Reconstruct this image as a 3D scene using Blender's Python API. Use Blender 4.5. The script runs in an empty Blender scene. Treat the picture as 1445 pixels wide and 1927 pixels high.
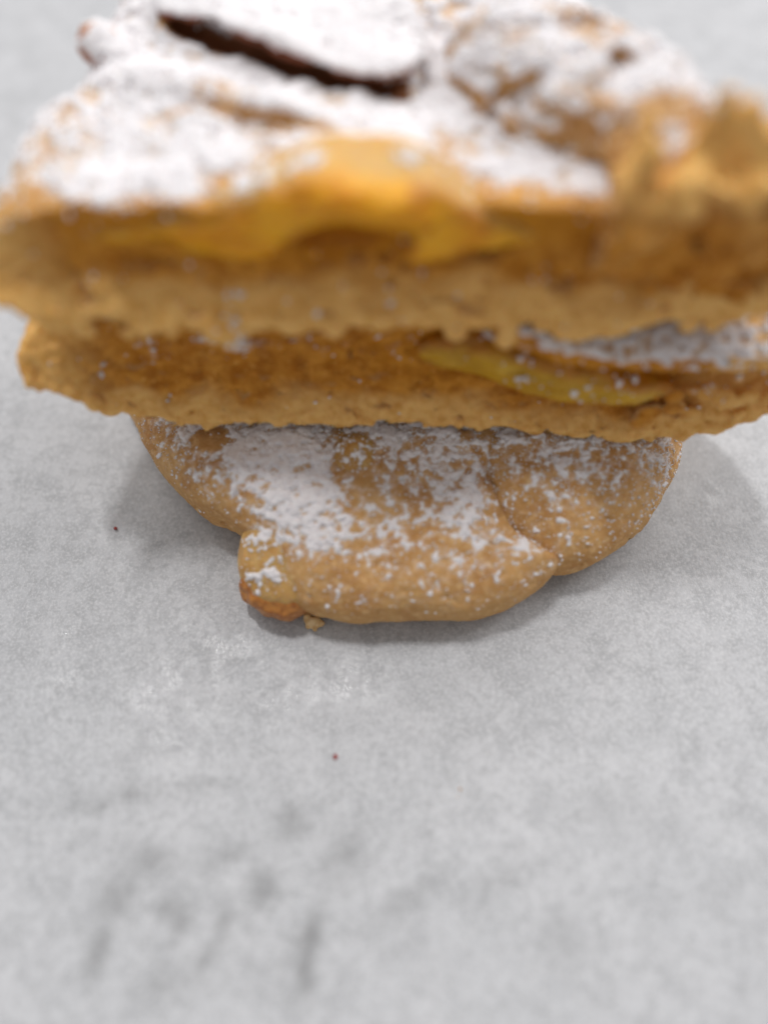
import bpy, math, random
import numpy as np
from mathutils import Vector

# ------------------------------------------------------------------ camera, light, exposure
# everything is modelled in centimetres and written out in metres (CM)
CM = 0.01
scene = bpy.context.scene
COL = scene.collection
rng = np.random.default_rng(7)
random.seed(7)

cam_d = bpy.data.cameras.new('camera')
cam = bpy.data.objects.new('camera', cam_d)
COL.objects.link(cam)
cam.location = (0, -7.5 * CM, 12.3 * CM)
cam.rotation_euler = (math.radians(90 - 62), 0, 0)
cam_d.sensor_fit = 'VERTICAL'
cam_d.sensor_height = 36
cam_d.lens = 26.15
cam_d.clip_start = 0.005
cam_d.clip_end = 20
cam_d.dof.use_dof = True
cam_d.dof.focus_distance = 13.3 * CM
cam_d.dof.aperture_fstop = 3.3
cam_d.dof.aperture_blades = 0
scene.camera = cam

world = bpy.data.worlds.new('World')
scene.world = world
world.use_nodes = True
bg = world.node_tree.nodes['Background']
bg.inputs[0].default_value = (1.0, 0.99, 0.985, 1)
bg.inputs[1].default_value = 0.37


def lamp(name, loc, target, sx, sy, watts, color):
    d = bpy.data.lights.new(name, 'AREA')
    d.shape = 'RECTANGLE'
    d.size, d.size_y = sx, sy
    d.energy = watts
    d.color = color
    o = bpy.data.objects.new(name, d)
    COL.objects.link(o)
    o.location = loc
    o.rotation_euler = (Vector(target) - Vector(loc)).to_track_quat('-Z', 'Y').to_euler()
    return o


# ceiling light panels of the kitchen, overhead and a little behind the stack
lamp('ceiling_panel', (0.74, 0.60, 0.85), (0.0, 0.02, 0), 0.80, 0.60, 9.6, (1.0, 0.99, 0.98))
lamp('ceiling_panel', (-0.52, 0.62, 0.90), (0.0, 0.02, 0), 0.60, 0.60, 3.8, (1.0, 0.99, 0.98))
lamp('ceiling_panel', (-0.28, 0.56, 1.80), (0, 0, 0), 0.09, 0.26, 12.0, (1.0, 0.99, 0.98))

scene.view_settings.view_transform = 'Standard'
scene.view_settings.look = 'None'
scene.view_settings.exposure = 0.08
scene.view_settings.gamma = 1
scene.cycles.max_bounces = 8


# ------------------------------------------------------------------ noise
def _hash(ix, iy, iz, seed):
    h = (ix.astype(np.uint32) * np.uint32(374761393) + iy.astype(np.uint32) * np.uint32(668265263)
         + iz.astype(np.uint32) * np.uint32(2147483647) + np.uint32((seed * 974634777) & 0xffffffff))
    h = (h ^ (h >> np.uint32(13))) * np.uint32(1274126177)
    h = (h ^ (h >> np.uint32(15))) * np.uint32(2246822519)
    return h ^ (h >> np.uint32(16))


_G = np.array([(1, 1, 0), (-1, 1, 0), (1, -1, 0), (-1, -1, 0), (1, 0, 1), (-1, 0, 1), (1, 0, -1), (-1, 0, -1),
               (0, 1, 1), (0, -1, 1), (0, 1, -1), (0, -1, -1), (1, 1, 0), (-1, 1, 0), (0, -1, 1), (0, -1, -1)], np.float32)


def perlin(P, f, seed=0):
    P = P.astype(np.float32) * np.asarray(f, np.float32)
    i = np.floor(P).astype(np.int64)
    q = (P - i).astype(np.float32)
    u = q * q * q * (q * (q * 6 - 15) + 10)
    out = np.zeros(len(P), np.float32)
    for dx in (0, 1):
        wx = u[:, 0] if dx else 1 - u[:, 0]
        for dy in (0, 1):
            wy = u[:, 1] if dy else 1 - u[:, 1]
            for dz in (0, 1):
                wz = u[:, 2] if dz else 1 - u[:, 2]
                g = _G[_hash(i[:, 0] + dx, i[:, 1] + dy, i[:, 2] + dz, seed) & np.uint32(15)]
                out += wx * wy * wz * (g[:, 0] * (q[:, 0] - dx) + g[:, 1] * (q[:, 1] - dy) + g[:, 2] * (q[:, 2] - dz))
    return out


def fbm(P, f, octv=3, seed=0, gain=0.5):
    f = np.asarray(f, np.float32)
    s = np.zeros(len(P), np.float32)
    a = 1.0
    for k in range(octv):
        s += a * perlin(P, f * 2 ** k, seed + 17 * k)
        a *= gain
    return s


def sst(a, b, x):
    t = np.clip((x - a) / (b - a), 0, 1)
    return t * t * (3 - 2 * t)


# ------------------------------------------------------------------ implicit modelling
def catmull(pts, n=8):
    P = np.array(pts, float)
    m = len(P)
    out = []
    for i in range(m):
        a, b, c, d = P[i - 1], P[i], P[(i + 1) % m], P[(i + 2) % m]
        for k in range(n):
            t = k / n
            out.append(.5 * (2 * b + (c - a) * t + (2 * a - 5 * b + 4 * c - d) * t * t + (3 * b - a - 3 * c + d) * t ** 3))
    return np.array(out)


def poly_sd(X, Y, poly):
    """signed distance (negative inside) of 2-D points to a closed polygon"""
    d = np.full(X.shape, 1e9)
    ins = np.zeros(X.shape, bool)
    n = len(poly)
    for i in range(n):
        ax, ay = poly[i]
        bx, by = poly[(i + 1) % n]
        ex, ey = bx - ax, by - ay
        px, py = X - ax, Y - ay
        t = np.clip((px * ex + py * ey) / (ex * ex + ey * ey + 1e-12), 0, 1)
        d = np.minimum(d, (px - ex * t) ** 2 + (py - ey * t) ** 2)
        c = ((ay > Y) != (by > Y)) & (X < ex * (Y - ay) / (ey + 1e-12) + ax)
        ins ^= c
    d = np.sqrt(d)
    return np.where(ins, -d, d)


class Grid:
    def __init__(self, lo, hi, h):
        self.h = h
        self.lo = np.array(lo, np.float32)
        self.ax = [np.arange(l, u + h, h, dtype=np.float32) for l, u in zip(lo, hi)]
        self.X = self.ax[0][:, None, None]
        self.Y = self.ax[1][None, :, None]
        self.Z = self.ax[2][None, None, :]
        self.shape = tuple(len(a) for a in self.ax)

    def slab(self, pts, z0, z1, r, smooth=True):
        """bullnosed slab over a plan outline; z0, z1 are numbers or functions of (x, y)"""
        X2, Y2 = np.meshgrid(self.ax[0], self.ax[1], indexing='ij')
        d2 = poly_sd(X2, Y2, catmull(pts) if smooth else np.array(pts))
        z0 = z0(X2, Y2) if callable(z0) else np.full(X2.shape, z0)
        z1 = z1(X2, Y2) if callable(z1) else np.full(X2.shape, z1)
        zc, hh = ((z0 + z1) / 2)[:, :, None], ((z1 - z0) / 2)[:, :, None]
        rr = np.minimum(r, hh)
        w1 = (d2[:, :, None] + rr).astype(np.float32)
        w2 = (np.abs(self.Z - zc) - (hh - rr)).astype(np.float32)
        return (np.minimum(np.maximum(w1, w2), 0) + np.sqrt(np.maximum(w1, 0) ** 2 + np.maximum(w2, 0) ** 2) - rr).astype(np.float32)

    def front(self, pts, y0, y1, r, smooth=True):
        """slab extruded along y from an outline drawn in the x-z plane"""
        X2, Z2 = np.meshgrid(self.ax[0], self.ax[2], indexing='ij')
        d2 = poly_sd(X2, Z2, catmull(pts) if smooth else np.array(pts))
        w1 = (d2[:, None, :] + r).astype(np.float32)
        w2 = np.abs(self.Y - (y0 + y1) / 2) - ((y1 - y0) / 2 - r) + 0 * w1
        return (np.minimum(np.maximum(w1, w2), 0) + np.sqrt(np.maximum(w1, 0) ** 2 + np.maximum(w2, 0) ** 2) - r).astype(np.float32)

    def ell(self, c, r):
        x, y, z = (self.X - c[0]) / r[0], (self.Y - c[1]) / r[1], (self.Z - c[2]) / r[2]
        k = np.sqrt(x * x + y * y + z * z)
        g = np.sqrt((x / r[0]) ** 2 + (y / r[1]) ** 2 + (z / r[2]) ** 2)
        return (k * (k - 1) / np.maximum(g, 1e-4)).astype(np.float32)

    def tube(self, pts, r):
        f = np.full(self.shape, 9, np.float32)
        for a, b in zip(pts[:-1], pts[1:]):
            a, b = np.array(a, np.float32), np.array(b, np.float32)
            e = b - a
            px, py, pz = self.X - a[0], self.Y - a[1], self.Z - a[2]
            t = np.clip((px * e[0] + py * e[1] + pz * e[2]) / (e @ e), 0, 1)
            f = np.minimum(f, np.sqrt((px - e[0] * t) ** 2 + (py - e[1] * t) ** 2 + (pz - e[2] * t) ** 2) - r)
        return f

    def band(self, f, fn, w=0.3):
        """adds fn(points) to the field near the surface only"""
        idx = np.nonzero(np.abs(f) < w)
        P = np.stack([self.ax[k][idx[k]] for k in range(3)], 1)
        f[idx] += fn(P)
        return f


def smin(a, b, k):
    h = np.clip(.5 + .5 * (b - a) / k, 0, 1)
    return b * (1 - h) + a * h - k * h * (1 - h)


def smax(a, b, k):
    return -smin(-a, -b, k)


def nets(G, f):
    """surface nets: verts (n,3), quads (m,4)"""
    ins = f < 0
    s = np.zeros(tuple(n - 1 for n in f.shape), np.int8)
    cs = [(i, j, k) for i in (0, 1) for j in (0, 1) for k in (0, 1)]
    nx, ny, nz = s.shape
    for i, j, k in cs:
        s += ins[i:i + nx, j:j + ny, k:k + nz]
    act = np.nonzero((s > 0) & (s < 8))
    vid = np.full(s.shape, -1, np.int64)
    vid[act] = np.arange(len(act[0]))
    A = np.stack(act, 1)
    acc = np.zeros((len(A), 3))
    cnt = np.zeros(len(A))
    for c0 in cs:
        for ax in range(3):
            if c0[ax]:
                continue
            c1 = list(c0)
            c1[ax] = 1
            v0 = f[A[:, 0] + c0[0], A[:, 1] + c0[1], A[:, 2] + c0[2]]
            v1 = f[A[:, 0] + c1[0], A[:, 1] + c1[1], A[:, 2] + c1[2]]
            m = (v0 < 0) != (v1 < 0)
            t = v0 / np.where(v0 == v1, 1, v0 - v1)
            p = np.tile(np.array(c0, float), (len(A), 1))
            p[:, ax] += t
            acc[m] += p[m]
            cnt[m] += 1
    V = (A + acc / cnt[:, None]) * G.h + G.lo
    Q = []
    for ax in range(3):
        a, b = [(1, 2), (2, 0), (0, 1)][ax]
        n = f.shape[ax]
        sl0 = [slice(1, -1)] * 3
        sl1 = [slice(1, -1)] * 3
        sl0[ax], sl1[ax] = slice(0, n - 1), slice(1, n)
        i0, i1 = ins[tuple(sl0)], ins[tuple(sl1)]
        for flip in (0, 1):
            m = np.nonzero((i0 & ~i1) if not flip else (~i0 & i1))
            base = [m[0], m[1], m[2]]
            base[a] = base[a] + 1
            base[b] = base[b] + 1

            def cell(da, db):
                c = [x.copy() for x in base]
                c[a] -= da
                c[b] -= db
                return vid[c[0], c[1], c[2]]
            q = [cell(1, 1), cell(0, 1), cell(0, 0), cell(1, 0)]
            if flip:
                q = q[::-1]
            Q.append(np.stack(q, 1))
    Q = np.concatenate(Q)
    return V, Q[(Q >= 0).all(1)]


def normals(V, Q):
    n = np.cross(V[Q[:, 2]] - V[Q[:, 0]], V[Q[:, 3]] - V[Q[:, 1]])
    N = np.zeros_like(V)
    for k in range(4):
        for c in range(3):
            N[:, c] += np.bincount(Q[:, k], n[:, c], len(V))
    return N / np.maximum(np.linalg.norm(N, axis=1, keepdims=True), 1e-9)


def relax(V, Q, it=1, w=.5):
    for _ in range(it):
        S = np.zeros_like(V)
        C = np.zeros(len(V))
        for a, b in ((0, 1), (1, 2), (2, 3), (3, 0)):
            for c in range(3):
                S[:, c] += np.bincount(Q[:, a], V[Q[:, b], c], len(V)) + np.bincount(Q[:, b], V[Q[:, a], c], len(V))
            C += np.bincount(Q[:, a], minlength=len(V)) + np.bincount(Q[:, b], minlength=len(V))
        V = V + w * (S / np.maximum(C, 1)[:, None] - V)
    return V


def subdiv(V, Q):
    e = np.concatenate([Q[:, [0, 1]], Q[:, [1, 2]], Q[:, [2, 3]], Q[:, [3, 0]]])
    e.sort(1)
    u, inv = np.unique(e[:, 0] * np.int64(len(V)) + e[:, 1], return_inverse=True)
    inv = inv.ravel()
    ea, eb = u // len(V), u % len(V)
    n, m, k = len(V), len(Q), len(u)
    VV = np.concatenate([V, (V[ea] + V[eb]) / 2, V[Q].mean(1)])
    E = [n + inv[i * m:(i + 1) * m] for i in range(4)]
    F = n + k + np.arange(m)
    QQ = np.concatenate([np.stack(x, 1) for x in ((Q[:, 0], E[0], F, E[3]), (E[0], Q[:, 1], E[1], F),
                                                    (F, E[1], Q[:, 2], E[2]), (E[3], F, E[2], Q[:, 3]))])
    return VV, QQ


def compact(V, Q):
    u, inv = np.unique(Q, return_inverse=True)
    return V[u], inv.reshape(Q.shape)


def make(name, V, F, mat, parent=None, attrs=None, base=(0, 0, 0), smooth=True):
    """one mesh object from arrays in cm; F is (m,3) or (m,4)"""
    me = bpy.data.meshes.new(name)
    k = F.shape[1]
    me.vertices.add(len(V))
    me.vertices.foreach_set('co', ((V - np.array(base)) * CM).astype(np.float32).ravel())
    me.loops.add(F.size)
    me.loops.foreach_set('vertex_index', F.astype(np.int32).ravel())
    me.polygons.add(len(F))
    me.polygons.foreach_set('loop_start', np.arange(0, F.size, k, dtype=np.int32))
    me.polygons.foreach_set('loop_total', np.full(len(F), k, np.int32))
    me.polygons.foreach_set('use_smooth', np.full(len(F), smooth, bool))
    for an, av in (attrs or {}).items():
        at = me.attributes.new(an, 'FLOAT', 'POINT')
        at.data.foreach_set('value', av.astype(np.float32))
    me.update(calc_edges=True)
    me.validate()
    me.materials.append(mat)
    o = bpy.data.objects.new(name, me)
    COL.objects.link(o)
    if parent:
        o.parent = parent
    return o


def thing(name, label, cat, loc, group=None):
    o = bpy.data.objects.new(name, None)
    o.empty_display_size = 0.01
    COL.objects.link(o)
    o.location = [c * CM for c in loc]
    o['label'] = label
    o['category'] = cat
    if group:
        o['group'] = group
    return o


# ------------------------------------------------------------------ materials
class Mat:
    def __init__(self, name):
        self.m = bpy.data.materials.new(name)
        self.m.use_nodes = True
        self.t = self.m.node_tree
        self.p = self.t.nodes['Principled BSDF']
        self.co = self.t.nodes.new('ShaderNodeTexCoord').outputs['Object']

    def n(self, kind, **kw):
        x = self.t.nodes.new(kind)
        for k, v in kw.items():
            setattr(x, k, v)
        return x

    def link(self, a, b):
        self.t.links.new(a, b)

    def scaled(self, s):
        x = self.n('ShaderNodeMapping')
        x.inputs['Scale'].default_value = s
        self.link(self.co, x.inputs[0])
        return x.outputs[0]

    def noise(self, per_cm, detail=3, rough=.55, vec=None, dist=0):
        x = self.n('ShaderNodeTexNoise')
        x.inputs['Scale'].default_value = per_cm * 100
        x.inputs['Detail'].default_value = detail
        x.inputs['Roughness'].default_value = rough
        x.inputs['Distortion'].default_value = dist
        self.link(vec or self.co, x.inputs['Vector'])
        return x.outputs[0]

    def ramp(self, v, a, b, lo=0., hi=1.):
        x = self.n('ShaderNodeMapRange', interpolation_type='SMOOTHSTEP')
        for i, q in enumerate((a, b, lo, hi)):
            x.inputs[i + 1].default_value = q
        self.link(v, x.inputs[0])
        return x.outputs[0]

    def math(self, op, a, b=None):
        x = self.n('ShaderNodeMath', operation=op)
        for i, v in enumerate((a, b)):
            if v is None:
                continue
            if isinstance(v, (int, float)):
                x.inputs[i].default_value = v
            else:
                self.link(v, x.inputs[i])
        return x.outputs[0]

    def mix(self, f, a, b):
        x = self.n('ShaderNodeMix', data_type='RGBA')
        for i, v in ((0, f), (6, a), (7, b)):
            if isinstance(v, (int, float)):
                x.inputs[i].default_value = v
            elif isinstance(v, tuple):
                x.inputs[i].default_value = (*v, 1)
            else:
                self.link(v, x.inputs[i])
        return x.outputs[2]

    def attr(self, name):
        return self.n('ShaderNodeAttribute', attribute_name=name).outputs['Fac']

    def bump(self, h, dist_cm, strength=1.0, prev=None):
        x = self.n('ShaderNodeBump')
        if isinstance(strength, (int, float)):
            x.inputs['Strength'].default_value = strength
        else:
            self.link(strength, x.inputs['Strength'])
        x.inputs['Distance'].default_value = dist_cm * CM
        self.link(h, x.inputs['Height'])
        if prev:
            self.link(prev, x.inputs['Normal'])
        return x.outputs[0]

    def set(self, **kw):
        for k, v in kw.items():
            s = self.p.inputs[k.replace('_', ' ')]
            if isinstance(v, (int, float)):
                s.default_value = v
            elif isinstance(v, tuple):
                s.default_value = (*v, 1) if len(v) == 3 and s.type == 'RGBA' else v
            else:
                self.link(v, s)
        return self

    def sss(self, w, rad_cm, col=(1, .45, .18)):
        self.p.inputs['Subsurface Weight'].default_value = w
        self.p.inputs['Subsurface Radius'].default_value = col
        self.p.inputs['Subsurface Scale'].default_value = rad_cm * CM


SUGAR_WHITE = (.86, .83, .84)


def dough_mat():
    m = Mat('baked_dough')
    crust = m.mix(m.ramp(m.noise(1.3, 4), .35, .68), (.57, .325, .125), (.47, .235, .078))
    crust = m.mix(m.ramp(m.noise(8, 4, .68), .46, .70), crust, (.68, .43, .20))
    st = m.scaled((.8, 1, 1.15))
    crumb = m.mix(m.ramp(m.noise(5, 4, .6, st), .36, .66), (.45, .16, .008), (.62, .27, .034))
    crumb = m.mix(m.math('MULTIPLY', m.ramp(m.noise(1.9, 4, .6), .50, .68), .75), crumb, (.32, .10, .005))
    crumb = m.mix(m.ramp(m.noise(14, 3, .6), .56, .74), crumb, (.72, .38, .085))
    col = m.mix(m.attr('cut'), crust, crumb)
    col = m.mix(m.attr('pale'), col, m.mix(m.ramp(m.noise(7, 3), .4, .7), (.88, .53, .175), (.75, .395, .095)))
    col = m.mix(m.attr('juice'), col, (.60, .25, .004))
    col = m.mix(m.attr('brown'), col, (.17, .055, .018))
    # fine sugar dust between the clumps
    spk = m.noise(30, 3, .7)
    thr = m.math('SUBTRACT', .86, m.math('MULTIPLY', m.attr('dust'), .50))
    dust = m.ramp(m.math('SUBTRACT', spk, thr), -.06, .10, 0, .9)
    veil = m.math('MULTIPLY', m.attr('dust'), .48)
    col = m.mix(m.math('MAXIMUM', dust, veil), col, SUGAR_WHITE)
    b = m.bump(m.noise(9, 4, .65), .045, .7)
    b = m.bump(m.noise(38, 2, .5), .012, .5, b)
    m.set(Base_Color=col, Roughness=.66, Specular_IOR_Level=.22, Normal=b)
    m.sss(.25, .12)
    return m.m


def filling_mat(name, c0, c1, c2, edge=(.46, .17, .008)):
    m = Mat(name)
    col = m.mix(m.ramp(m.noise(1.6, 3), .36, .64), c0, c1)
    col = m.mix(m.ramp(m.noise(4.5, 3, .6), .52, .72), col, c2)
    col = m.mix(m.math('MULTIPLY', m.attr('border'), .92), col, m.mix(m.ramp(m.noise(5, 3), .4, .65), edge, tuple(.72 * c for c in edge)))
    col = m.mix(m.math('MULTIPLY', m.attr('skin'), m.ramp(m.noise(6, 4, .65), .30, .55, .45, 1)), col, (.66, .42, .16))
    b = m.bump(m.noise(7, 3), .08, .7)
    m.set(Base_Color=col, Roughness=.42, Specular_IOR_Level=.4, Normal=b)
    m.sss(.5, .25, (1, .5, .1))
    return m.m


def sugar_mat():
    m = Mat('powdered_sugar')
    col = m.mix(m.ramp(m.noise(12, 3), .4, .7), (.84, .815, .83), (.75, .71, .73))
    b = m.bump(m.noise(45, 3, .7), .012, .6)
    m.set(Base_Color=col, Roughness=1.0, Specular_IOR_Level=.15, Normal=b)
    m.sss(.25, .04, (1, .9, .85))
    return m.m


def plain_mat(name, c0, c1, rough=.5, f=8):
    m = Mat(name)
    col = m.mix(m.ramp(m.noise(f, 3), .38, .64), c0, c1)
    m.set(Base_Color=col, Roughness=rough, Normal=m.bump(m.noise(f * 2, 3), .02, .6))
    m.sss(.15, .06)
    return m.m


def paper_mat():
    m = Mat('parchment_paper')
    big = m.noise(.55, 3, .5, dist=.4)
    mid = m.noise(6.5, 5, .66)
    fine = m.noise(19, 3, .7)
    col = m.mix(m.ramp(big, .3, .7), (.50, .504, .524), (.455, .462, .482))
    cloud = m.noise(1.7, 4, .62, dist=.5)
    col = m.mix(m.math('MULTIPLY', m.ramp(cloud, .42, .66), .62), col, (.345, .35, .365))
    col = m.mix(m.math('MULTIPLY', m.ramp(mid, .40, .68), .60), col, (.33, .334, .345))
    col = m.mix(m.math('MULTIPLY', m.ramp(fine, .44, .66), .60), col, (.60, .604, .622))
    col = m.mix(m.attr('dark_spots'), col, (.13, .13, .13))  # darker oval spots at set places on the paper
    waxy = m.math('MULTIPLY', m.attr('waxy'), m.ramp(m.noise(2.4, 3, .6), .42, .58))
    rough = m.ramp(waxy, 0, 1, .60, .10)
    b = m.bump(m.noise(1.1, 3, .5), .05, .35)
    b = m.bump(m.noise(12, 3, .65, m.scaled((1.4, .8, 1))), .025, m.ramp(m.attr('waxy'), 0, 1, .45, .95), b)
    m.set(Base_Color=col, Roughness=rough, Specular_IOR_Level=.5, Normal=b)
    return m.m


M_DOUGH = dough_mat()
M_SUGAR = sugar_mat()
M_FILL = filling_mat('apple_filling', (.78, .32, .003), (.90, .45, .006), (.56, .19, .002))
M_FILL2 = filling_mat('apple_filling_pale', (.60, .34, .012), (.50, .265, .008), (.66, .41, .035))
M_APPLE = filling_mat('apple_flesh', (.60, .35, .115), (.55, .295, .085), (.68, .45, .19))
M_CARAMEL = plain_mat('caramelised_edge', (.52, .21, .04), (.34, .11, .016), .35)
M_FRUIT = plain_mat('browned_fruit', (.28, .06, .025), (.50, .20, .06), .6, 2.5)
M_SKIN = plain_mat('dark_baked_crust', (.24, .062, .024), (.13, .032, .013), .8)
M_CRUMB = plain_mat('crumb', (.74, .53, .28), (.60, .38, .16), .8)
M_RED = plain_mat('red_speck', (.30, .03, .02), (.20, .02, .02), .7)
M_FIBRE = plain_mat('brown_fibre', (.44, .27, .13), (.36, .20, .09), .8)
M_PAPER = paper_mat()

# ------------------------------------------------------------------ the paper
u = np.linspace(-1, 1, 261)
gx = np.sign(u) * (np.abs(u) * 14 + 36 * np.abs(u) ** 6)
gy = np.sign(u) * (np.abs(u) * 18 + 32 * np.abs(u) ** 6) + 2
PX, PY = np.meshgrid(gx, gy, indexing='ij')
P3 = np.stack([PX.ravel(), PY.ravel(), np.zeros(PX.size)], 1)
away = sst(3.5, 8, np.hypot(P3[:, 0], P3[:, 1] - 1))
P3[:, 2] = -.02 + (.10 * perlin(P3, .11, 5) + .025 * perlin(P3, .45, 6)) * away + .006 * perlin(P3, 1.3, 8)
n = len(u)
I = np.arange(n * n).reshape(n, n)
PQ = np.stack([I[:-1, :-1], I[1:, :-1], I[1:, 1:], I[:-1, 1:]], -1).reshape(-1, 4)


def ovals(P, items):
    d = np.zeros(len(P))
    for x, y, a, b, ang, k in items:
        c, q = math.cos(math.radians(ang)), math.sin(math.radians(ang))
        dx, dy = P[:, 0] - x, P[:, 1] - y
        d = np.maximum(d, k * np.exp(-((dx * c + dy * q) / a) ** 2 - ((dy * c - dx * q) / b) ** 2))
    return d


dark_spots = ovals(P3, [(-4.07, -8.05, .16, .34, -15, .36), (-2.94, -7.72, .14, .25, -20, .40), (-3.12, -7.5, .25, .18, -30, .35), (-2.5, -8.15, .13, .3, -15, .40),
                    (-2.33, -7.65, .12, .2, 10, .40), (-1.08, -7.95, .19, .45, -12, .36), (-1.14, -8.4, .18, .25, 0, .45), (-3.48, -6.88, .3, .2, 0, .30),
                    (-1.4, -6.37, .25, .3, 20, .28), (-4.47, -6.06, .4, .12, 5, .30), (1.6, -7.2, .6, .2, 20, .15), (3.4, -6.2, .5, .3, -20, .14), (-3.6, -5.9, 1.0, .10, 4, .30), (-2.4, -6.8, .5, .16, 15, .24), (-.6, -6.9, .3, .4, -20, .22), (.3, -7.4, .7, .16, 30, .18),
                    (-3.9, -7.3, .3, .4, -20, .28), (-1.8, -7.3, .25, .35, -15, .28), (2.6, -7.9, .4, .4, 0, .16), (-2.9, -8.4, .5, .15, 20, .25)])
dark_spots = dark_spots * np.clip(1.45 + 1.4 * fbm(P3, 2.6, 3, 9), 0, 2.0)  # dark ovals broken up by noise, mostly at the front left
waxy = ovals(P3, [(-3.5, -4.4, 1.0, .8, 20, 1), (-2.7, -3.6, .9, .6, -30, .9), (-5.5, -3.3, .16, .5, -25, 1), (-5.4, -4.2, .5, .3, 20, .7), (-.6, -4.2, .9, .5, 10, .9),
                  (-3.4, -5.1, .7, .5, 0, 1), (-1.6, -4.5, .9, .5, 0, .9), (4.2, -2.7, .5, .4, 0, .6), (6.2, -.6, .5, .6, 0, .5)])
paper = make('parchment_paper', P3, PQ, M_PAPER, None, {'dark_spots': dark_spots, 'waxy': waxy})
paper['label'] = 'large sheet of pale grey parchment paper lying flat under the pastries'
paper['category'] = 'paper'


# ------------------------------------------------------------------ sugar laid over a dough surface
def sugar_field(P, N, d, seed, up=.05):
    nz = fbm(P, 5.0, 2, seed) * .62 + fbm(P, 10, 2, seed + 5) * .42 + perlin(P, 24, seed + 9) * .14
    return nz + d * sst(up, .55, N[:, 2]) * 1.25 - .55


def halo(V, N, dens, seed):
    """fine dust round the clumps"""
    d = dens(V)
    return np.clip(sst(-.45, .12, sugar_field(V, N, d, seed)) * sst(.0, .25, d * sst(.05, .5, N[:, 2])), 0, 1)


def sugar_shell(V, N, Q, dens, seed, thick=.055, up=.05, fine=True, rl=.010):
    """offset copy of the dough that surfaces only where sugar lies; returns verts, quads"""
    d = dens(V)
    keep = (d[Q].max(1) > .03) & (N[Q][:, :, 2].max(1) > up)
    Vs, Qs = compact(np.concatenate([V, N], 1), Q[keep])
    if fine:
        Vs, Qs = subdiv(Vs, Qs)
    P, Nn = Vs[:, :3], Vs[:, 3:]
    Nn = Nn / np.maximum(np.linalg.norm(Nn, axis=1, keepdims=True), 1e-6)
    d = dens(P)
    t = sugar_field(P, Nn, d, seed, up)
    h = np.clip(t * .11, -.03, thick) + .008 * sst(0, .05, t) + rl * perlin(P, 30, seed + 3) * sst(0, .1, t)
    W = P + Nn * h[:, None]
    ok = (t[Qs] > -.05).any(1)
    return compact(W, Qs[ok])


ICO = None


def grains(V, N, dens, seed, count, lo=.007, hi=.026, up=.02):
    """loose specks of sugar: small lumpy octa-balls sitting on the surface"""
    r = np.random.default_rng(seed)
    d = dens(V) * sst(up, .5, N[:, 2])
    d = np.where(d > .02, d, 0) + 1e-9
    d = np.minimum(d, .5)
    pick = r.choice(len(V), count, p=d / d.sum())
    base = np.array([(1, 0, 0), (0, 1, 0), (-1, 0, 0), (0, -1, 0), (0, 0, 1), (0, 0, -1)], float)
    tri = np.array([(0, 1, 4, 4), (1, 2, 4, 4), (2, 3, 4, 4), (3, 0, 4, 4), (1, 0, 5, 5), (2, 1, 5, 5), (3, 2, 5, 5), (0, 3, 5, 5)])
    # mid-point subdivided octahedron -> 18 verts, 32 triangles
    vs = [tuple(b) for b in base]
    fs = []
    for a, b, c, _ in tri:
        m = []
        for p, q in ((a, b), (b, c), (c, a)):
            w = (base[p] + base[q]) / 2
            w = tuple(np.round(w / np.linalg.norm(w), 5))
            if w not in vs:
                vs.append(w)
            m.append(vs.index(w))
        fs += [(a, m[0], m[2]), (m[0], b, m[1]), (m[2], m[1], c), (m[0], m[1], m[2])]
    vs, fs = np.array(vs), np.array(fs)
    s = lo + (hi - lo) * r.random(count) ** 2.2
    sh = s[:, None, None] * (1 + .35 * r.standard_normal((count, len(vs), 1))) * (1 + .3 * r.standard_normal((count, 1, 3)))
    W = V[pick][:, None, :] + N[pick][:, None, :] * s[:, None, None] * .35 + vs[None] * sh
    F = fs[None] + (np.arange(count) * len(vs))[:, None, None]
    return W.reshape(-1, 3), F.reshape(-1, 3)


def join_tri(parts):
    Vs, Fs, o = [], [], 0
    for V, F in parts:
        if F.shape[1] == 4:
            F = np.concatenate([F[:, [0, 1, 2]], F[:, [0, 2, 3]]])
        Vs.append(V)
        Fs.append(F + o)
        o += len(V)
    return np.concatenate(Vs), np.concatenate(Fs)


def blobs(P, items):
    d = np.zeros(len(P))
    for x, y, rx, ry, a in items:
        d = np.maximum(d, a * np.exp(-(((P[:, 0] - x) / rx) ** 2 + ((P[:, 1] - y) / ry) ** 2) ** 1.5))
    return d


def holes(P, items):
    d = np.ones(len(P))
    for x, y, rx, ry, a in items:
        k = ((P[:, 0] - x) / rx) ** 2 + ((P[:, 1] - y) / ry) ** 2
        d *= 1 - a * (1 - sst(.6, 1.3, k))
    return d


def finish(G, f, rel=1):
    V, Q = nets(G, f)
    V = relax(V, Q, rel, .5)
    return V, Q, normals(V, Q)


def border(V, pts, w):
    return sst(-w, -.02, poly_sd(V[:, 0], V[:, 2], catmull(pts)) + .10 * fbm(V, 2.5, 2, 31))


def skin_relief(V, N, amp, f, seed):
    return V + N * (amp * fbm(V, f, 3, seed))[:, None]


def juice(V, x, z, rx, rz, y1):
    """crumb soaked by the filling"""
    k = ((V[:, 0] - x) / rx) ** 2 + ((V[:, 2] - z) / rz) ** 2
    return np.exp(-k ** 1.5) * (V[:, 1] < y1)


ZERO = lambda P: np.zeros(len(P))
GROUP = 'apple pastries stacked on the paper'


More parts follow.
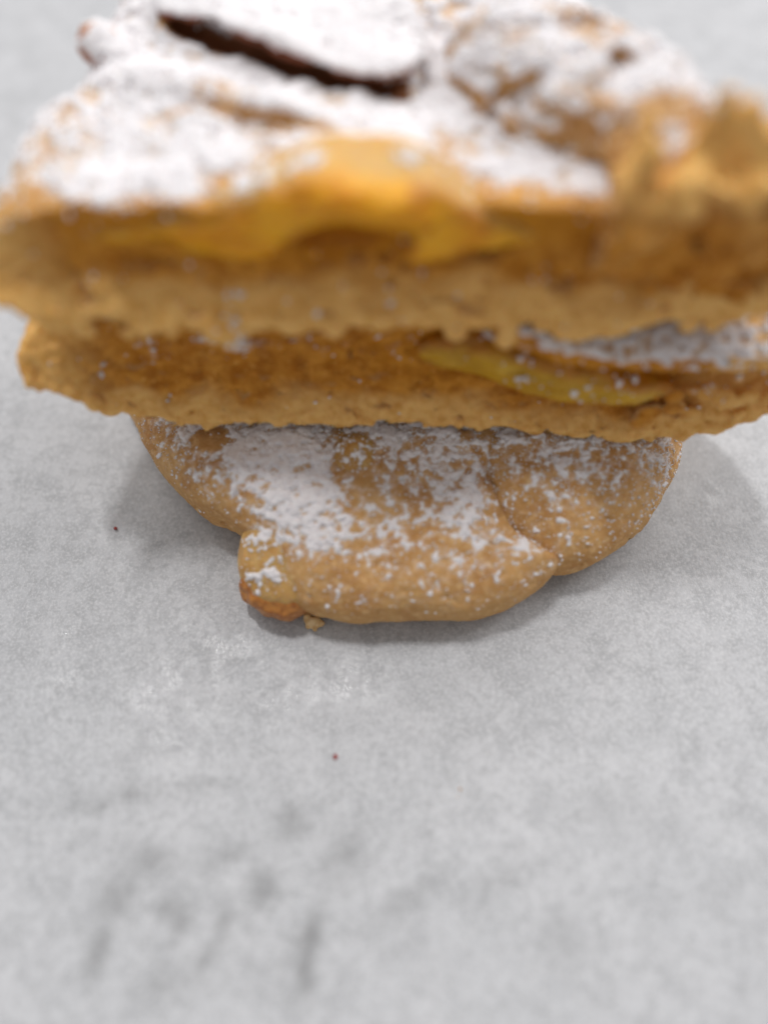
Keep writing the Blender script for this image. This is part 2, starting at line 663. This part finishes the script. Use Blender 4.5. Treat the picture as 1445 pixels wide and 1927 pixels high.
# ------------------------------------------------------------------ bottom pastry
def build_bottom():
    base = (0.2, 0.2, 0)
    t = thing('apple_pastry', 'rounded sugar dusted pastry at the bottom of the stack resting on paper', 'pastry', base, GROUP)
    G = Grid((-5.5, -3.9, -.15), (5.9, 3.6, 2.5), .04)

    def dens(P):
        d = blobs(P, [(-2.8, .1, 1.2, .85, .66), (-1.9, -.6, 1.3, .9, .78), (-1.35, -1.5, .75, .95, .70), (-1.1, -2.1, .7, .5, .60),
                      (.2, -.1, 1.6, .65, .62), (.9, -.9, 1.2, .9, .44), (.4, -1.9, 1.5, .9, .30), (1.35, -1.7, .5, .6, .55),
                      (2.0, -2.2, .7, .25, .45), (3.0, -.2, 1.7, .75, .50), (3.1, -.9, 1.3, .8, .33), (4.6, -.3, .6, .9, .40),
                      (.9, -2.6, 1.6, .5, .20), (0, 1.5, 5, 1.2, .6)])
        d = np.maximum(d, .11 * sst(.5, 1.1, P[:, 2]))
        return d * holes(P, [(-2.95, -.42, .36, .30, .95), (-.5, -.72, .34, .40, .75)])

    body = [(-5.0, 1.6), (-4.9, 1.0), (-4.2, -.28), (-3.45, -1.2), (-2.65, -1.72), (-2.05, -2.15), (-1.75, -2.75), (-1.2, -3.15), (-.2, -3.27),
            (1.4, -3.25), (2.3, -2.92), (2.88, -2.45), (2.75, -2.2), (2.3, -1.9), (2.02, -1.5), (1.98, -1.0), (2.6, 0), (3.6, 1.2), (3.4, 2.9), (0, 3.2), (-3.6, 2.9)]
    z1 = lambda X, Y: 1.62 + .12 * np.exp(-((X + 1.6) / 1.5) ** 2 - ((Y + .6) / 1.3) ** 2) - .45 * sst(-1.2, -3.4, Y) - .25 * sst(-2.8, -4.8, X)
    f = G.slab(body, 0., z1, .62)
    f = smin(f, G.ell((-2.95, -.45, 1.52), (.33, .30, .22)), .12)
    f = smax(f, -G.tube([(.95, -.95, 1.75), (1.45, -1.25, 1.62), (1.72, -1.75, 1.48), (2.1, -2.05, 1.40)], .09), .12)
    f = G.band(f, lambda P: .10 * fbm(P, .8, 2, 3) + .020 * fbm(P, 2.6, 2, 4) + .05 * sst(.42, .62, perlin(P, 5.5, 28)))
    V, Q, N = finish(G, f)
    V = skin_relief(V, N, .010, 9, 41)
    d1 = dens(V) * sst(.1, .6, N[:, 2])
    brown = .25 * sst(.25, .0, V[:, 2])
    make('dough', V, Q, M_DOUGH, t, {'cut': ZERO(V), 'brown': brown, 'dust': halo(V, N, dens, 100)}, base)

    G2 = Grid((.8, -3.0, -.15), (6.0, 3.2, 2.5), .04)
    fold = [(1.55, .2), (1.55, -.7), (1.72, -1.3), (1.88, -1.75), (2.3, -2.1), (2.75, -2.40), (3.25, -2.36), (3.8, -2.15), (4.3, -1.82), (5.08, -.86),
            (5.5, .3), (5.3, 1.7), (4.2, 2.6), (2.6, 2.4), (1.7, 1.3)]
    z1 = lambda X, Y: 1.58 + .16 * np.exp(-((X - 3.2) / 1.2) ** 2 - ((Y + .3) / 1.2) ** 2) - .35 * sst(-1.0, -2.4, Y) - .3 * sst(4.0, 5.4, X)
    f = G2.slab(fold, 0.02, z1, .66)
    f = G2.band(f, lambda P: .08 * fbm(P, .8, 2, 13) + .020 * fbm(P, 2.6, 2, 14) + .05 * sst(.42, .62, perlin(P, 5.5, 29)))
    V2, Q2, N2 = finish(G2, f)
    V2 = skin_relief(V2, N2, .010, 9, 42)
    d2 = dens(V2) * sst(.1, .6, N2[:, 2])
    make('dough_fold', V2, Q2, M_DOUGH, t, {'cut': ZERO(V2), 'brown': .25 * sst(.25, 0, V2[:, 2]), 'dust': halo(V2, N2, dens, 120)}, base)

    # the piece of apple that has slipped out at the front corner
    G3 = Grid((-3.0, -3.7, -.1), (-1.0, -1.2, 1.9), .04)
    f = smin(smin(G3.ell((-1.92, -2.2, .60), (.60, .80, .60)), G3.ell((-1.5, -2.4, .55), (.70, .75, .55)), .25), G3.ell((-1.65, -1.8, .9), (.6, .7, .5)), .3)
    f = G3.band(f, lambda P: .06 * fbm(P, 1.5, 2, 23) + .02 * fbm(P, (9, 2, 9), 2, 24))
    V3, Q3, N3 = finish(G3, f)
    make('apple_chunk', V3, Q3, M_APPLE, t, None, base)
    f = smin(G3.ell((-1.72, -2.70, .46), (.58, .54, .44)), G3.ell((-2.02, -2.55, .48), (.44, .44, .38)), .25)
    f = G3.band(f, lambda P: .07 * fbm(P, 3, 3, 26))
    V4, Q4, N4 = finish(G3, f)
    o = make('browned_tip', V4, Q4, M_CARAMEL, t, None, base)
    o['label'] = 'orange brown caramelised end of the apple piece'

    # apple showing through a split in the crust
    G4 = Grid((-1.3, -1.6, 1.0), (.4, .3, 2.2), .04)
    f = G4.ell((-.5, -.72, 1.56), (.42, .48, .30))
    f = G4.band(f, lambda P: .05 * fbm(P, 3, 3, 27))
    V5, Q5, N5 = finish(G4, f)
    make('apple_filling', V5, Q5, M_APPLE, t, None, base)

    dA = lambda P: np.clip(blobs(P, [(-1.95, -2.0, .4, .5, .45), (-1.9, -2.65, .4, .25, .55), (-.5, -.72, .5, .6, .30)]), 0, 1)
    parts = [sugar_shell(V, N, Q, dens, 100, .04), sugar_shell(V2, N2, Q2, dens, 120, .04),
             sugar_shell(V3, N3, Q3, dA, 130), sugar_shell(V4, N4, Q4, dA, 131), sugar_shell(V5, N5, Q5, dA, 132),
             grains(V, N, dens, 1, 9000, .005, .022), grains(V2, N2, dens, 2, 6000, .005, .022), grains(V3, N3, dA, 3, 160), grains(V4, N4, dA, 4, 160), grains(V5, N5, dA, 5, 120)]
    SV, SF = join_tri(parts)
    o = make('powdered_sugar', SV, SF, M_SUGAR, t, None, base)
    o['kind'] = 'stuff'
    return t


# ------------------------------------------------------------------ cut faces
def ragged(seed, yface, zlow):
    """how far the torn face stands in front of its plane"""
    def fn(P):
        a = .085 * fbm(P, (.9, .9, 1.4), 3, seed) + .05 * fbm(P, (4, 6, 8), 3, seed + 4)
        return a
    return fn


def crumbs_on(G, f, pts, seed):
    r = np.random.default_rng(seed)
    for x, y, z, s in pts:
        f = smin(f, G.ell((x, y, z), (s * r.uniform(.8, 1.4), s * r.uniform(.7, 1.1), s * r.uniform(.7, 1.2))), .05)
    return f


# ------------------------------------------------------------------ middle pastry
def build_middle():
    base = (.4, 1.2, 1.85)
    t = thing('apple_pastry', 'cut half of a pastry sandwiched between the other two, thin yellow filling showing', 'pastry', base, GROUP)
    G = Grid((-6.1, -.85, 1.2), (6.9, 4.2, 4.9), .042)
    out = [(-5.55, -2.5), (-5.58, -.2), (-5.1, 1.6), (-3.4, 3.2), (-.5, 3.8), (2.8, 3.6), (5.0, 2.4), (6.3, .8), (6.45, -1.0), (6.0, -2.5), (0, -3.0)]
    z0 = lambda X, Y: 2.06 - .07 * np.maximum(X, 0) + .02 * X * (X < 0) + 1.25 * sst(-3.2, -6.2, X) + .9 * sst(4.4, 7.2, X)
    z1 = lambda X, Y: 4.15 - (.27 * sst(1.0, 3.6, X) * (1 - sst(-.9, 1.1, Y))) - (.32 * sst(-.2, -2.2, X) + .12) * (1 - sst(.0, 1.2, Y))
    f = G.slab(out, z0, z1, .78)
    bottom = lambda P: np.exp(-((P[:, 2] - z0(P[:, 0], P[:, 1])) / .28) ** 2)
    prof = lambda z: np.interp(z, [0, .12, .45, .9, 1.5, 2.1], [-.18, -.24, .02, .32, .42, .36])
    shelf = sst(1.0, 3.2, G.X) * sst(3.0, 3.6, G.Z)
    yf = (-.20 - .12 * sst(1, 3.6, G.X) - .55 * shelf + prof(G.Z - z0(G.X, 0 * G.X))).astype(np.float32)
    cut = (yf - G.Y) + 0 * f
    cut = G.band(cut, lambda P: .07 * fbm(P, (.8, .8, 1.3), 3, 51) + .065 * fbm(P, (3.4, 4.5, 5), 3, 55) + .09 * sst(.28, .55, perlin(P, 2.9, 54)) + .06 * sst(.3, .55, perlin(P, 6, 53)) + .10 * bottom(P) * fbm(P, 3.5, 2, 56))
    f = G.band(f, lambda P: .06 * fbm(P, .8, 2, 57) + .05 * fbm(P, 3.5, 3, 58) + bottom(P) * (P[:, 1] < .4) * (.15 * fbm(P, 1.5, 3, 59) + .05 * perlin(P, 5, 60)))
    f = smax(f, cut, .05)
    r = np.random.default_rng(5)
    pts = []
    for k in range(26):
        x = r.uniform(-4.6, 5.9)
        pts.append((x, -.40 + r.uniform(-.06, .08), float(z0(x, 0)) + r.uniform(-.06, .26), .04 + .14 * r.random() ** 2))
    for k in range(30):
        x = r.uniform(4.2, 6.3)
        pts.append((x, -.40 + r.uniform(-.1, .1), float(z0(x, 0)) + r.uniform(.1, 1.3), r.uniform(.06, .17)))
    f = crumbs_on(G, f, pts, 6)
    V, Q, N = finish(G, f)
    cutm = sst(-.30, -.62, N[:, 1]) * sst(.7, .5, V[:, 1])
    hb = V[:, 2] - z0(V[:, 0], V[:, 1])
    rim = sst(.66, .22, hb + .25 * perlin(V, 1.6, 48))
    cutm = cutm * (1 - .8 * rim) * (1 - .6 * sst(4.6, 5.8, V[:, 0]))
    V = skin_relief(V, N, .022, 7, 61)

    def dens(P):
        return sst(2.9, 3.3, P[:, 2]) * np.maximum(blobs(P, [(2.9, -.05, 1.4, .70, .60), (4.6, -.25, 1.3, .80, .62), (5.8, -.3, .6, .8, .42), (1.9, -.1, .7, .4, .55), (0, 2.2, 6, 1.6, .7)]),
                          blobs(P, [(-2.4, .0, .6, .3, .45), (-3.6, .05, .4, .25, .35)]))
    d1 = dens(V) * sst(.1, .6, N[:, 2])
    make('dough', V, Q, M_DOUGH, t, {'cut': cutm, 'pale': np.maximum(.85 * rim * (N[:, 1] < -.2), .8 * np.maximum(sst(-4.0, -5.2, V[:, 0]), sst(4.4, 5.4, V[:, 0]))) * (V[:, 1] < .6), 'juice': .5 * juice(V, 2.4, 3.2, 2.6, .6, .8),
          'dust': halo(V, N, dens, 140)}, base)

    poly = [(.5, 3.40), (1.2, 3.66), (2.0, 3.62), (2.9, 3.42), (4.0, 3.22), (4.5, 2.98), (4.2, 2.70), (3.0, 2.62), (1.9, 2.74), (1.1, 2.95), (.6, 3.15)]
    Gf = Grid((-1.0, -1.0, 2.2), (5.2, 1.2, 4.5), .042)
    f = Gf.front(poly, -.08 - .44 * sst(1.0, 3.2, Gf.X), 1.0, .22)
    f = Gf.band(f, lambda P: .10 * fbm(P, (1.1, 1.1, 2), 2, 63) + .045 * fbm(P, (3, 5, 6), 3, 64))
    V2, Q2, N2 = finish(Gf, f)
    make('apple_filling', V2, Q2, M_FILL2, t, {'border': border(V2, poly, .22)}, base)
    dF = lambda P: blobs(P, [(2.3, -.3, .9, .5, .35), (3.2, -.3, .8, .5, .30)])
    parts = [sugar_shell(V, N, Q, dens, 140), grains(V, N, dens, 11, 4200), grains(V2, N2, dF, 12, 70, .015, .06, -.6)]
    allow = lambda P: (P[:, 1] < .05) * .3
    parts.append(grains(V, N, allow, 13, 45, .012, .04, -.9))
    SV, SF = join_tri(parts)
    o = make('powdered_sugar', SV, SF, M_SUGAR, t, None, base)
    o['kind'] = 'stuff'
    return t


# ------------------------------------------------------------------ top pastry
def build_top():
    base = (.3, 1.8, 3.95)
    t = thing('apple_pastry', 'cut half of a pastry on top, golden filling and thick white sugar', 'pastry', base, GROUP)
    G = Grid((-5.9, -.75, 3.4), (6.7, 6.2, 7.6), .045)
    out = [(-5.2, -2.5), (-5.25, -.2), (-5.15, 1.2), (-4.9, 2.5), (-4.45, 3.3), (-4.1, 4.6), (-3.0, 5.7), (-.5, 6.0), (2.0, 5.3), (3.6, 4.0), (4.9, 2.4),
           (5.9, 1.0), (6.1, -1.0), (5.6, -2.5), (0, -3.0)]
    lip = lambda X, Y: np.interp(X, [-5.2, -4.75, -4.4, -4.12, -3.92, -3.7, -3.4, -3.1, -2.85, -2.5, -2.25, -2.0, -1.7, -1.1, -.5, .1, .6, 1.1, 1.7, 2.2, 2.7, 3.1, 3.5, 4.0, 4.6, 5.2],
                                 [.05, -.10, -.16, .02, .30, .22, -.06, .02, .16, .06, -.20, -.06, .10, -.02, .06, -.06, .05, .12, .02, .08, -.12, .04, .10, .26, .10, .2]) * (1 - sst(.2, .9, Y))
    z0 = lambda X, Y: 4.20 + lip(X, Y) - .04 * np.maximum(X, 0) + .45 * sst(4.2, 6.0, X) + .75 * sst(-3.7, -5.7, X)
    hump = lambda X, Y: .58 * np.exp(-((X + .45) / 1.05) ** 2 - (Y / 1.3) ** 2)
    z1 = lambda X, Y: 5.95 + hump(X, Y) - .12 * sst(-2.5, -5, X) + .10 * np.exp(-((X + 2.5) / 1.5) ** 2 - ((Y - 2) / 1.5) ** 2) + .30 * sst(3.2, 4.6, Y) + .20 * np.exp(-((Y - 2.15 + .42 * (X + 2.2)) / .42) ** 2) * sst(-4.2, -3.2, X) * sst(-.4, -1.4, X)
    f = G.slab(out, z0, z1, .70)
    # hollow under the raised flap
    f = smax(f, -G.tube([(-3.0, 4.0, 6.16), (-1.9, 3.32, 6.10), (-1.1, 2.88, 6.03), (.05, 2.45, 6.06)], .21), .06)
    f = smax(f, -G.tube([(-2.9, 2.05, 6.2), (-1.9, 1.62, 6.12), (-.75, 1.32, 6.3)], .13), .10)
    f = smax(f, -G.tube([(.55, 1.9, 6.1), (.8, 1.3, 6.1), (1.0, .7, 6.1)], .08), .08)
    f = G.band(f, lambda P: .09 * fbm(P, .9, 2, 71) + .05 * fbm(P, 3.2, 3, 72))
    bottom = lambda P: np.exp(-((P[:, 2] - z0(P[:, 0], P[:, 1])) / .30) ** 2)
    prof = lambda z: np.interp(z, [0, .15, .55, 1.1, 1.5, 1.9], [-.32, -.38, -.06, .20, .20, .06])
    yf = (-.02 - .10 * sst(-3.5, -5.2, G.X) - .10 * sst(3.5, 5.5, G.X) + prof(G.Z - z0(G.X, 0 * G.X)) * (1 - .5 * sst(2.5, 4.5, G.X))).astype(np.float32)
    cut = (yf - G.Y) + 0 * f
    cut = G.band(cut, lambda P: .09 * fbm(P, (.8, .8, 1.3), 3, 73) + .07 * fbm(P, (3.2, 4, 4.5), 3, 74) + .14 * sst(.28, .55, perlin(P, 2.4, 67)) + .10 * sst(.3, .55, perlin(P, 5, 68)) + .12 * bottom(P) * fbm(P, 3.2, 2, 70))
    f = G.band(f, lambda P: bottom(P) * (P[:, 1] < .4) * (.11 * fbm(P, 2.0, 3, 79) + .04 * perlin(P, 6, 80)))
    f = smax(f, cut, .05)
    # crust broken away over the filling, baked hole below it
    f = smax(f, -G.ell((-.42, -.10, 6.52), (1.75, .90, .42)), .12)
    f = smax(f, -G.ell((-.5, -.05, 5.50), (.78, .62, .32)), .10)
    f = smax(f, -G.ell((-.35, -.05, 5.12), (.20, .40, .10)), .05)
    f = smax(f, -G.ell((-4.05, -.2, 4.80), (.16, .26, .13)), .05)
    r = np.random.default_rng(15)
    pts = [(-2.22, -.34, 4.10, .15), (-2.14, -.36, 3.98, .11), (-2.4, -.32, 4.18, .14), (-4.2, -.3, 4.25, .14), (-4.6, -.3, 4.45, .16), (-3.6, -.3, 4.2, .12)]
    for k in range(34):
        x = r.uniform(-4.7, 5.6)
        pts.append((x, -.30 + r.uniform(-.06, .08), float(z0(x, 0)) + r.uniform(-.10, .34), .05 + .16 * r.random() ** 2))
    for k in range(26):
        pts.append((r.uniform(-3.8, 4.8), .10 + r.uniform(-.06, .1), r.uniform(4.7, 5.3), r.uniform(.05, .13)))
    f = crumbs_on(G, f, pts, 16)
    V, Q, N = finish(G, f)
    cutm = sst(-.30, -.62, N[:, 1]) * sst(.75, .5, V[:, 1])
    rim = np.maximum(sst(.85, .35, V[:, 2] - z0(V[:, 0], V[:, 1]) + .35 * perlin(V, 1.3, 66)), .8 * sst(-4.0, -4.9, V[:, 0]))
    cutm = cutm * (1 - .85 * rim)
    V = skin_relief(V, N, .013, 7, 75)
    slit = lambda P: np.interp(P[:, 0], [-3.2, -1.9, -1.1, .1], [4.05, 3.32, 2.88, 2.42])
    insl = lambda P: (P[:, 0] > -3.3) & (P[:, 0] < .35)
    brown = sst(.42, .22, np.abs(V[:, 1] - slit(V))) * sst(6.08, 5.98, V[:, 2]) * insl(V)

    def dens(P):
        n = .22 * perlin(P, 1.4, 76) + .12 * perlin(P, 3.1, 77)
        yb = np.interp(P[:, 0], [-5.2, -4.2, -3.4, -2.6, -1.8, -1.2, -.5, .2, .8, 1.4, 2.1, 2.6, 3.0], [.8, .45, .14, .22, .62, .95, 1.08, .85, .66, .62, .42, .18, .08]) + .2 * perlin(P, 1.7, 65)
        d = .74 * sst(yb - .18, yb + .25, P[:, 1] + n)
        d *= holes(P, [(-4.3, 1.3, .6, .9, .35), (.75, 1.25, .12, .6, .45), (1.35, 1.2, .45, .12, .4), (-1.3, 1.48, .7, .14, .75), (-2.4, 1.82, .6, .12, .5), (-3.0, 1.5, .3, .5, .35), (.3, 2.6, .3, .5, .4)])
        k = np.where(insl(P), sst(.20, .34, np.abs(P[:, 1] - slit(P))), 1)
        return d * k * (1 - .5 * sst(-.1, .45, perlin(P, 1.1, 78))) * (1 - .3 * sst(-3.0, -5, P[:, 0])) * sst(5.3, 5.75, P[:, 2])
    d1 = dens(V) * sst(.1, .6, N[:, 2])
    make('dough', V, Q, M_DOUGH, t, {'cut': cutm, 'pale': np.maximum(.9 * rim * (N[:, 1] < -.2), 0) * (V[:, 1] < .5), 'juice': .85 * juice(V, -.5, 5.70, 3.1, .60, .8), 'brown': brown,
          'dust': np.maximum(halo(V, N, dens, 150), .75 * sst(.15, .5, d1))}, base)

    # rolled fold on the right, cut through at the front
    G2 = Grid((.4, -.8, 4.2), (6.9, 6.0, 7.9), .045)
    fold = [(.85, 3.2), (1.05, 2.3), (1.7, 1.5), (2.45, .95), (2.95, .3), (3.05, -1.5), (5.6, -1.5), (5.2, .0), (4.6, .9), (4.25, 1.7), (4.05, 2.4), (3.55, 3.0), (2.4, 3.9), (1.3, 4.0)]
    z1 = lambda X, Y: 6.75 - .25 * sst(2.6, 4.2, Y) - .30 * sst(3.6, 5.2, X) - .22 * sst(1.0, .3, Y)
    f2 = G2.slab(fold, 4.6, z1, .80)
    f2 = G2.band(f2, lambda P: .10 * fbm(P, .9, 2, 81) + .06 * fbm(P, 3.2, 3, 82))
    cut = (-.10 - G2.Y) + 0 * f2
    cut = G2.band(cut, lambda P: .12 * fbm(P, (1.2, 1.2, 1.6), 3, 83) + .07 * fbm(P, (3.5, 5, 6), 3, 84))
    f2 = smax(f2, cut, .06)
    torn = [(2.75, 5.2), (2.74, 6.05), (2.78, 6.45), (2.86, 6.66), (2.92, 7.14), (3.06, 7.10), (3.16, 6.62), (3.30, 6.32), (3.46, 6.36), (3.60, 6.95), (3.66, 7.26), (3.84, 7.30),
            (3.90, 7.08), (4.02, 7.16), (4.10, 7.34), (4.22, 7.06), (4.45, 6.98), (4.62, 7.10), (4.85, 6.80), (5.2, 6.75), (5.5, 6.4), (5.6, 5.4), (4.0, 5.0)]
    rid = G2.front(torn, -.22 + .10 * np.sin(G2.X * 4) + .40 * sst(6.0, 7.3, G2.Z), .40, .07, False)
    rid = G2.band(rid, lambda P: .10 * fbm(P, 2.6, 3, 98))
    f2 = smin(f2, rid, .15)
    rr = np.random.default_rng(33)
    f2 = crumbs_on(G2, f2, [(rr.uniform(2.85, 5.4), rr.uniform(-.28, -.08), rr.uniform(5.9, 6.6), .10 + .17 * rr.random()) for k in range(16)], 34)
    f2 = G2.band(f2, lambda P: .09 * fbm(P, 3.8, 3, 88) + .22 * sst(.22, .5, perlin(P, 1.9, 99)))
    f2 = smax(f2, -G2.ell((3.95, -.16, 6.72), (.25, .24, .22)), .08)
    f2 = smax(f2, -G2.ell((3.05, -.2, 6.45), (.13, .16, .14)), .06)
    f2 = smax(f2, -G2.ell((4.5, -.2, 6.3), (.2, .16, .14)), .06)
    V2, Q2, N2 = finish(G2, f2)
    cut2 = sst(-.30, -.62, N2[:, 1]) * sst(.5, .2, V2[:, 1]) * (1 - .8 * sst(5.9, 6.5, V2[:, 2]))
    V2 = skin_relief(V2, N2, .015, 6, 85)

    def dens2(P):
        n = .3 * perlin(P, 1.4, 86) + .15 * perlin(P, 3.1, 87)
        return (.56 * sst(.55, 1.4, P[:, 1] + n) * (1 - .5 * sst(-.1, .4, perlin(P, 1.3, 89))) + .4 * blobs(P, [(3.42, .5, .3, .25, 1)])) * sst(5.6, 6.1, P[:, 2]) * holes(P, [(1.0, 3.2, .5, .4, .4)])
    d2 = dens2(V2) * sst(.1, .6, N2[:, 2])
    make('dough_fold', V2, Q2, M_DOUGH, t, {'cut': cut2, 'pale': np.clip(.95 * sst(6.05, 6.45, V2[:, 2]) + .5 * perlin(V2, 1.8, 90), 0, .95) * sst(.6, .3, V2[:, 1]), 'dust': np.maximum(halo(V2, N2, dens2, 160), .75 * sst(.12, .45, d2))}, base)

    # golden filling under the arch of the crust
    poly = [(-3.9, 5.55), (-2.6, 5.80), (-1.85, 6.08), (-1.15, 6.36), (-.42, 6.46), (.30, 6.36), (1.0, 6.06), (1.6, 5.76), (2.2, 5.58), (2.1, 5.40), (1.2, 5.28),
            (.35, 5.2), (.25, 5.65), (-.45, 5.98), (-1.1, 5.65), (-1.5, 5.15), (-2.6, 5.12), (-3.7, 5.30)]
    Gf = Grid((-4.6, -.8, 4.6), (2.9, 1.4, 7.0), .045)
    f = Gf.front(poly, (.12 - .42 * np.exp(-((Gf.X + .35) / 1.4) ** 2)), .55 + .50 * np.exp(-((Gf.X + .4) / 1.5) ** 2), .24)
    f = Gf.band(f, lambda P: .10 * fbm(P, (1, 1, 1.6), 2, 91) + .045 * fbm(P, (3, 5, 6), 3, 92))
    V3, Q3, N3 = finish(Gf, f)
    make('apple_filling', V3, Q3, M_FILL, t, {'skin': .9 * sst(.35, .85, N3[:, 2]) * sst(-.10, .30, V3[:, 1] + .12 * perlin(V3, 2.5, 93)), 'border': np.maximum(border(V3, poly, .20) * (1 - np.exp(-((V3[:, 0] + .35) / 1.0) ** 2) * sst(5.85, 6.05, V3[:, 2])), .5 * sst(.9, 2.2, V3[:, 0]))}, base)

    # raised strip of crust with a dark baked underside
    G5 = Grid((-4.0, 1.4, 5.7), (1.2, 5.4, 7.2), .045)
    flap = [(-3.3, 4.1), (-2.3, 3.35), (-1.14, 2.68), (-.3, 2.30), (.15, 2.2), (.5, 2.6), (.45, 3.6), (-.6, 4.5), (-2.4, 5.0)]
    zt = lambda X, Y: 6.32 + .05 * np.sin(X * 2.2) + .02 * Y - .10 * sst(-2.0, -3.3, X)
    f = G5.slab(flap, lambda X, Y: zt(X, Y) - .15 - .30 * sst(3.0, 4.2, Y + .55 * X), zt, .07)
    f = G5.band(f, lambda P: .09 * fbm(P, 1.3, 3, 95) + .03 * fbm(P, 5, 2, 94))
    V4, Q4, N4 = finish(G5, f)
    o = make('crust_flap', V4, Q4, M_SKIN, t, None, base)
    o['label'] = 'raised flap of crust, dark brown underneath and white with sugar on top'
    dG = lambda P: blobs(P, [(-.95, .35, .35, .2, .6), (.3, .5, .3, .2, .45), (-1.6, .4, .4, .3, .5)]) * (P[:, 2] > 6)
    dF = lambda P: np.full(len(P), .95) - .2 * sst(.1, .5, perlin(P, 1.5, 96))

    # browned end of fruit poking out at the far left edge
    G6 = Grid((-5.0, 2.6, 5.2), (-3.4, 4.6, 6.8), .045)
    f = smin(G6.ell((-4.15, 3.65, 5.92), (.30, .34, .28)), G6.ell((-3.85, 3.4, 5.82), (.38, .38, .3)), .2)
    f = G6.band(f, lambda P: .06 * fbm(P, 2, 2, 97))
    V5, Q5, N5 = finish(G6, f)
    o = make('browned_tip', V5, Q5, M_FRUIT, t, None, base)
    o['label'] = 'reddish brown fruit end at the far left edge'
    dT = lambda P: .8 * sst(-4.35, -4.0, P[:, 0] + .4 * (P[:, 1] < 3.4))

    loose = lambda P: (P[:, 1] < .15) * .3
    rim = lambda P: ((P[:, 1] < .9) & (P[:, 2] > 5.6)) * .3
    parts = [sugar_shell(V, N, Q, dens, 150, .035, rl=.003), sugar_shell(V2, N2, Q2, dens2, 160, .035, rl=.003), sugar_shell(V4, N4, Q4, dF, 170, .05, .25, rl=.004), sugar_shell(V5, N5, Q5, dT, 171), sugar_shell(V3, N3, Q3, dG, 172, .035, rl=.003),
             grains(V, N, dens, 21, 1500, .012, .04), grains(V2, N2, dens2, 22, 1200, .012, .04), grains(V, N, loose, 23, 50, .015, .045, -.9),
             grains(V, N, rim, 24, 200, .015, .05, -.3),
             grains(V, N, lambda P: blobs(P, [(-2.05, 0, .12, .6, .5)]) * (P[:, 2] < 4.8) * (P[:, 2] > 4.0), 25, 22, .02, .065, -.9)]
    SV, SF = join_tri(parts)
    o = make('powdered_sugar', SV, SF, M_SUGAR, t, None, base)
    o['kind'] = 'stuff'
    return t


# ------------------------------------------------------------------ crumbs and specks on the paper
def lump(name, label, cat, mat, x, y, parts, seed, h=.02):
    xs = [p[0] for p in parts]
    ys = [p[1] for p in parts]
    R = max(max(p[3:]) for p in parts) + .05
    G = Grid((min(xs) - R, min(ys) - R, -.05), (max(xs) + R, max(ys) + R, max(p[2] for p in parts) + R), h)
    f = None
    for p in parts:
        e = G.ell(p[:3], p[3:])
        f = e if f is None else smin(f, e, .03)
    f = G.band(f, lambda P: .03 * fbm(P + np.array([x, y, 0]), 8, 2, seed) * min(1, R * 4))
    V, Q, N = finish(G, f)
    o = make(name, V, Q, mat)
    o.location = (x * CM, y * CM, 0)
    o['label'] = label
    o['category'] = cat
    return o


build_bottom()
build_middle()
build_top()

lump('crumb', 'pale ragged dough crumb against the front of the bottom pastry beside its browned apple', 'crumb', M_CRUMB, -1.22, -3.14,
     [(0, 0, .10, .13, .09, .10), (-.1, .07, .12, .08, .08, .1), (.1, -.04, .07, .10, .06, .06), (.03, -.10, .05, .05, .07, .05), (-.08, -.07, .05, .05, .06, .04)], 201)
lump('crumb', 'tiny red speck on the bare paper in front of the stack', 'crumb', M_RED, -.77, -5.39, [(0, 0, .01, .035, .05, .025)], 202, .008)
lump('crumb', 'tiny dark speck on the paper left of the bottom pastry', 'crumb', M_RED, -4.96, -1.31, [(0, 0, .01, .035, .035, .025)], 203, .008)
lump('crumb', 'pale brown sliver on the bare paper right of the red speck', 'crumb', M_FIBRE, 1.14, -5.98,
     [(0, 0, .012, .04, .09, .025), (.05, .12, .012, .03, .07, .025)], 204, .01)
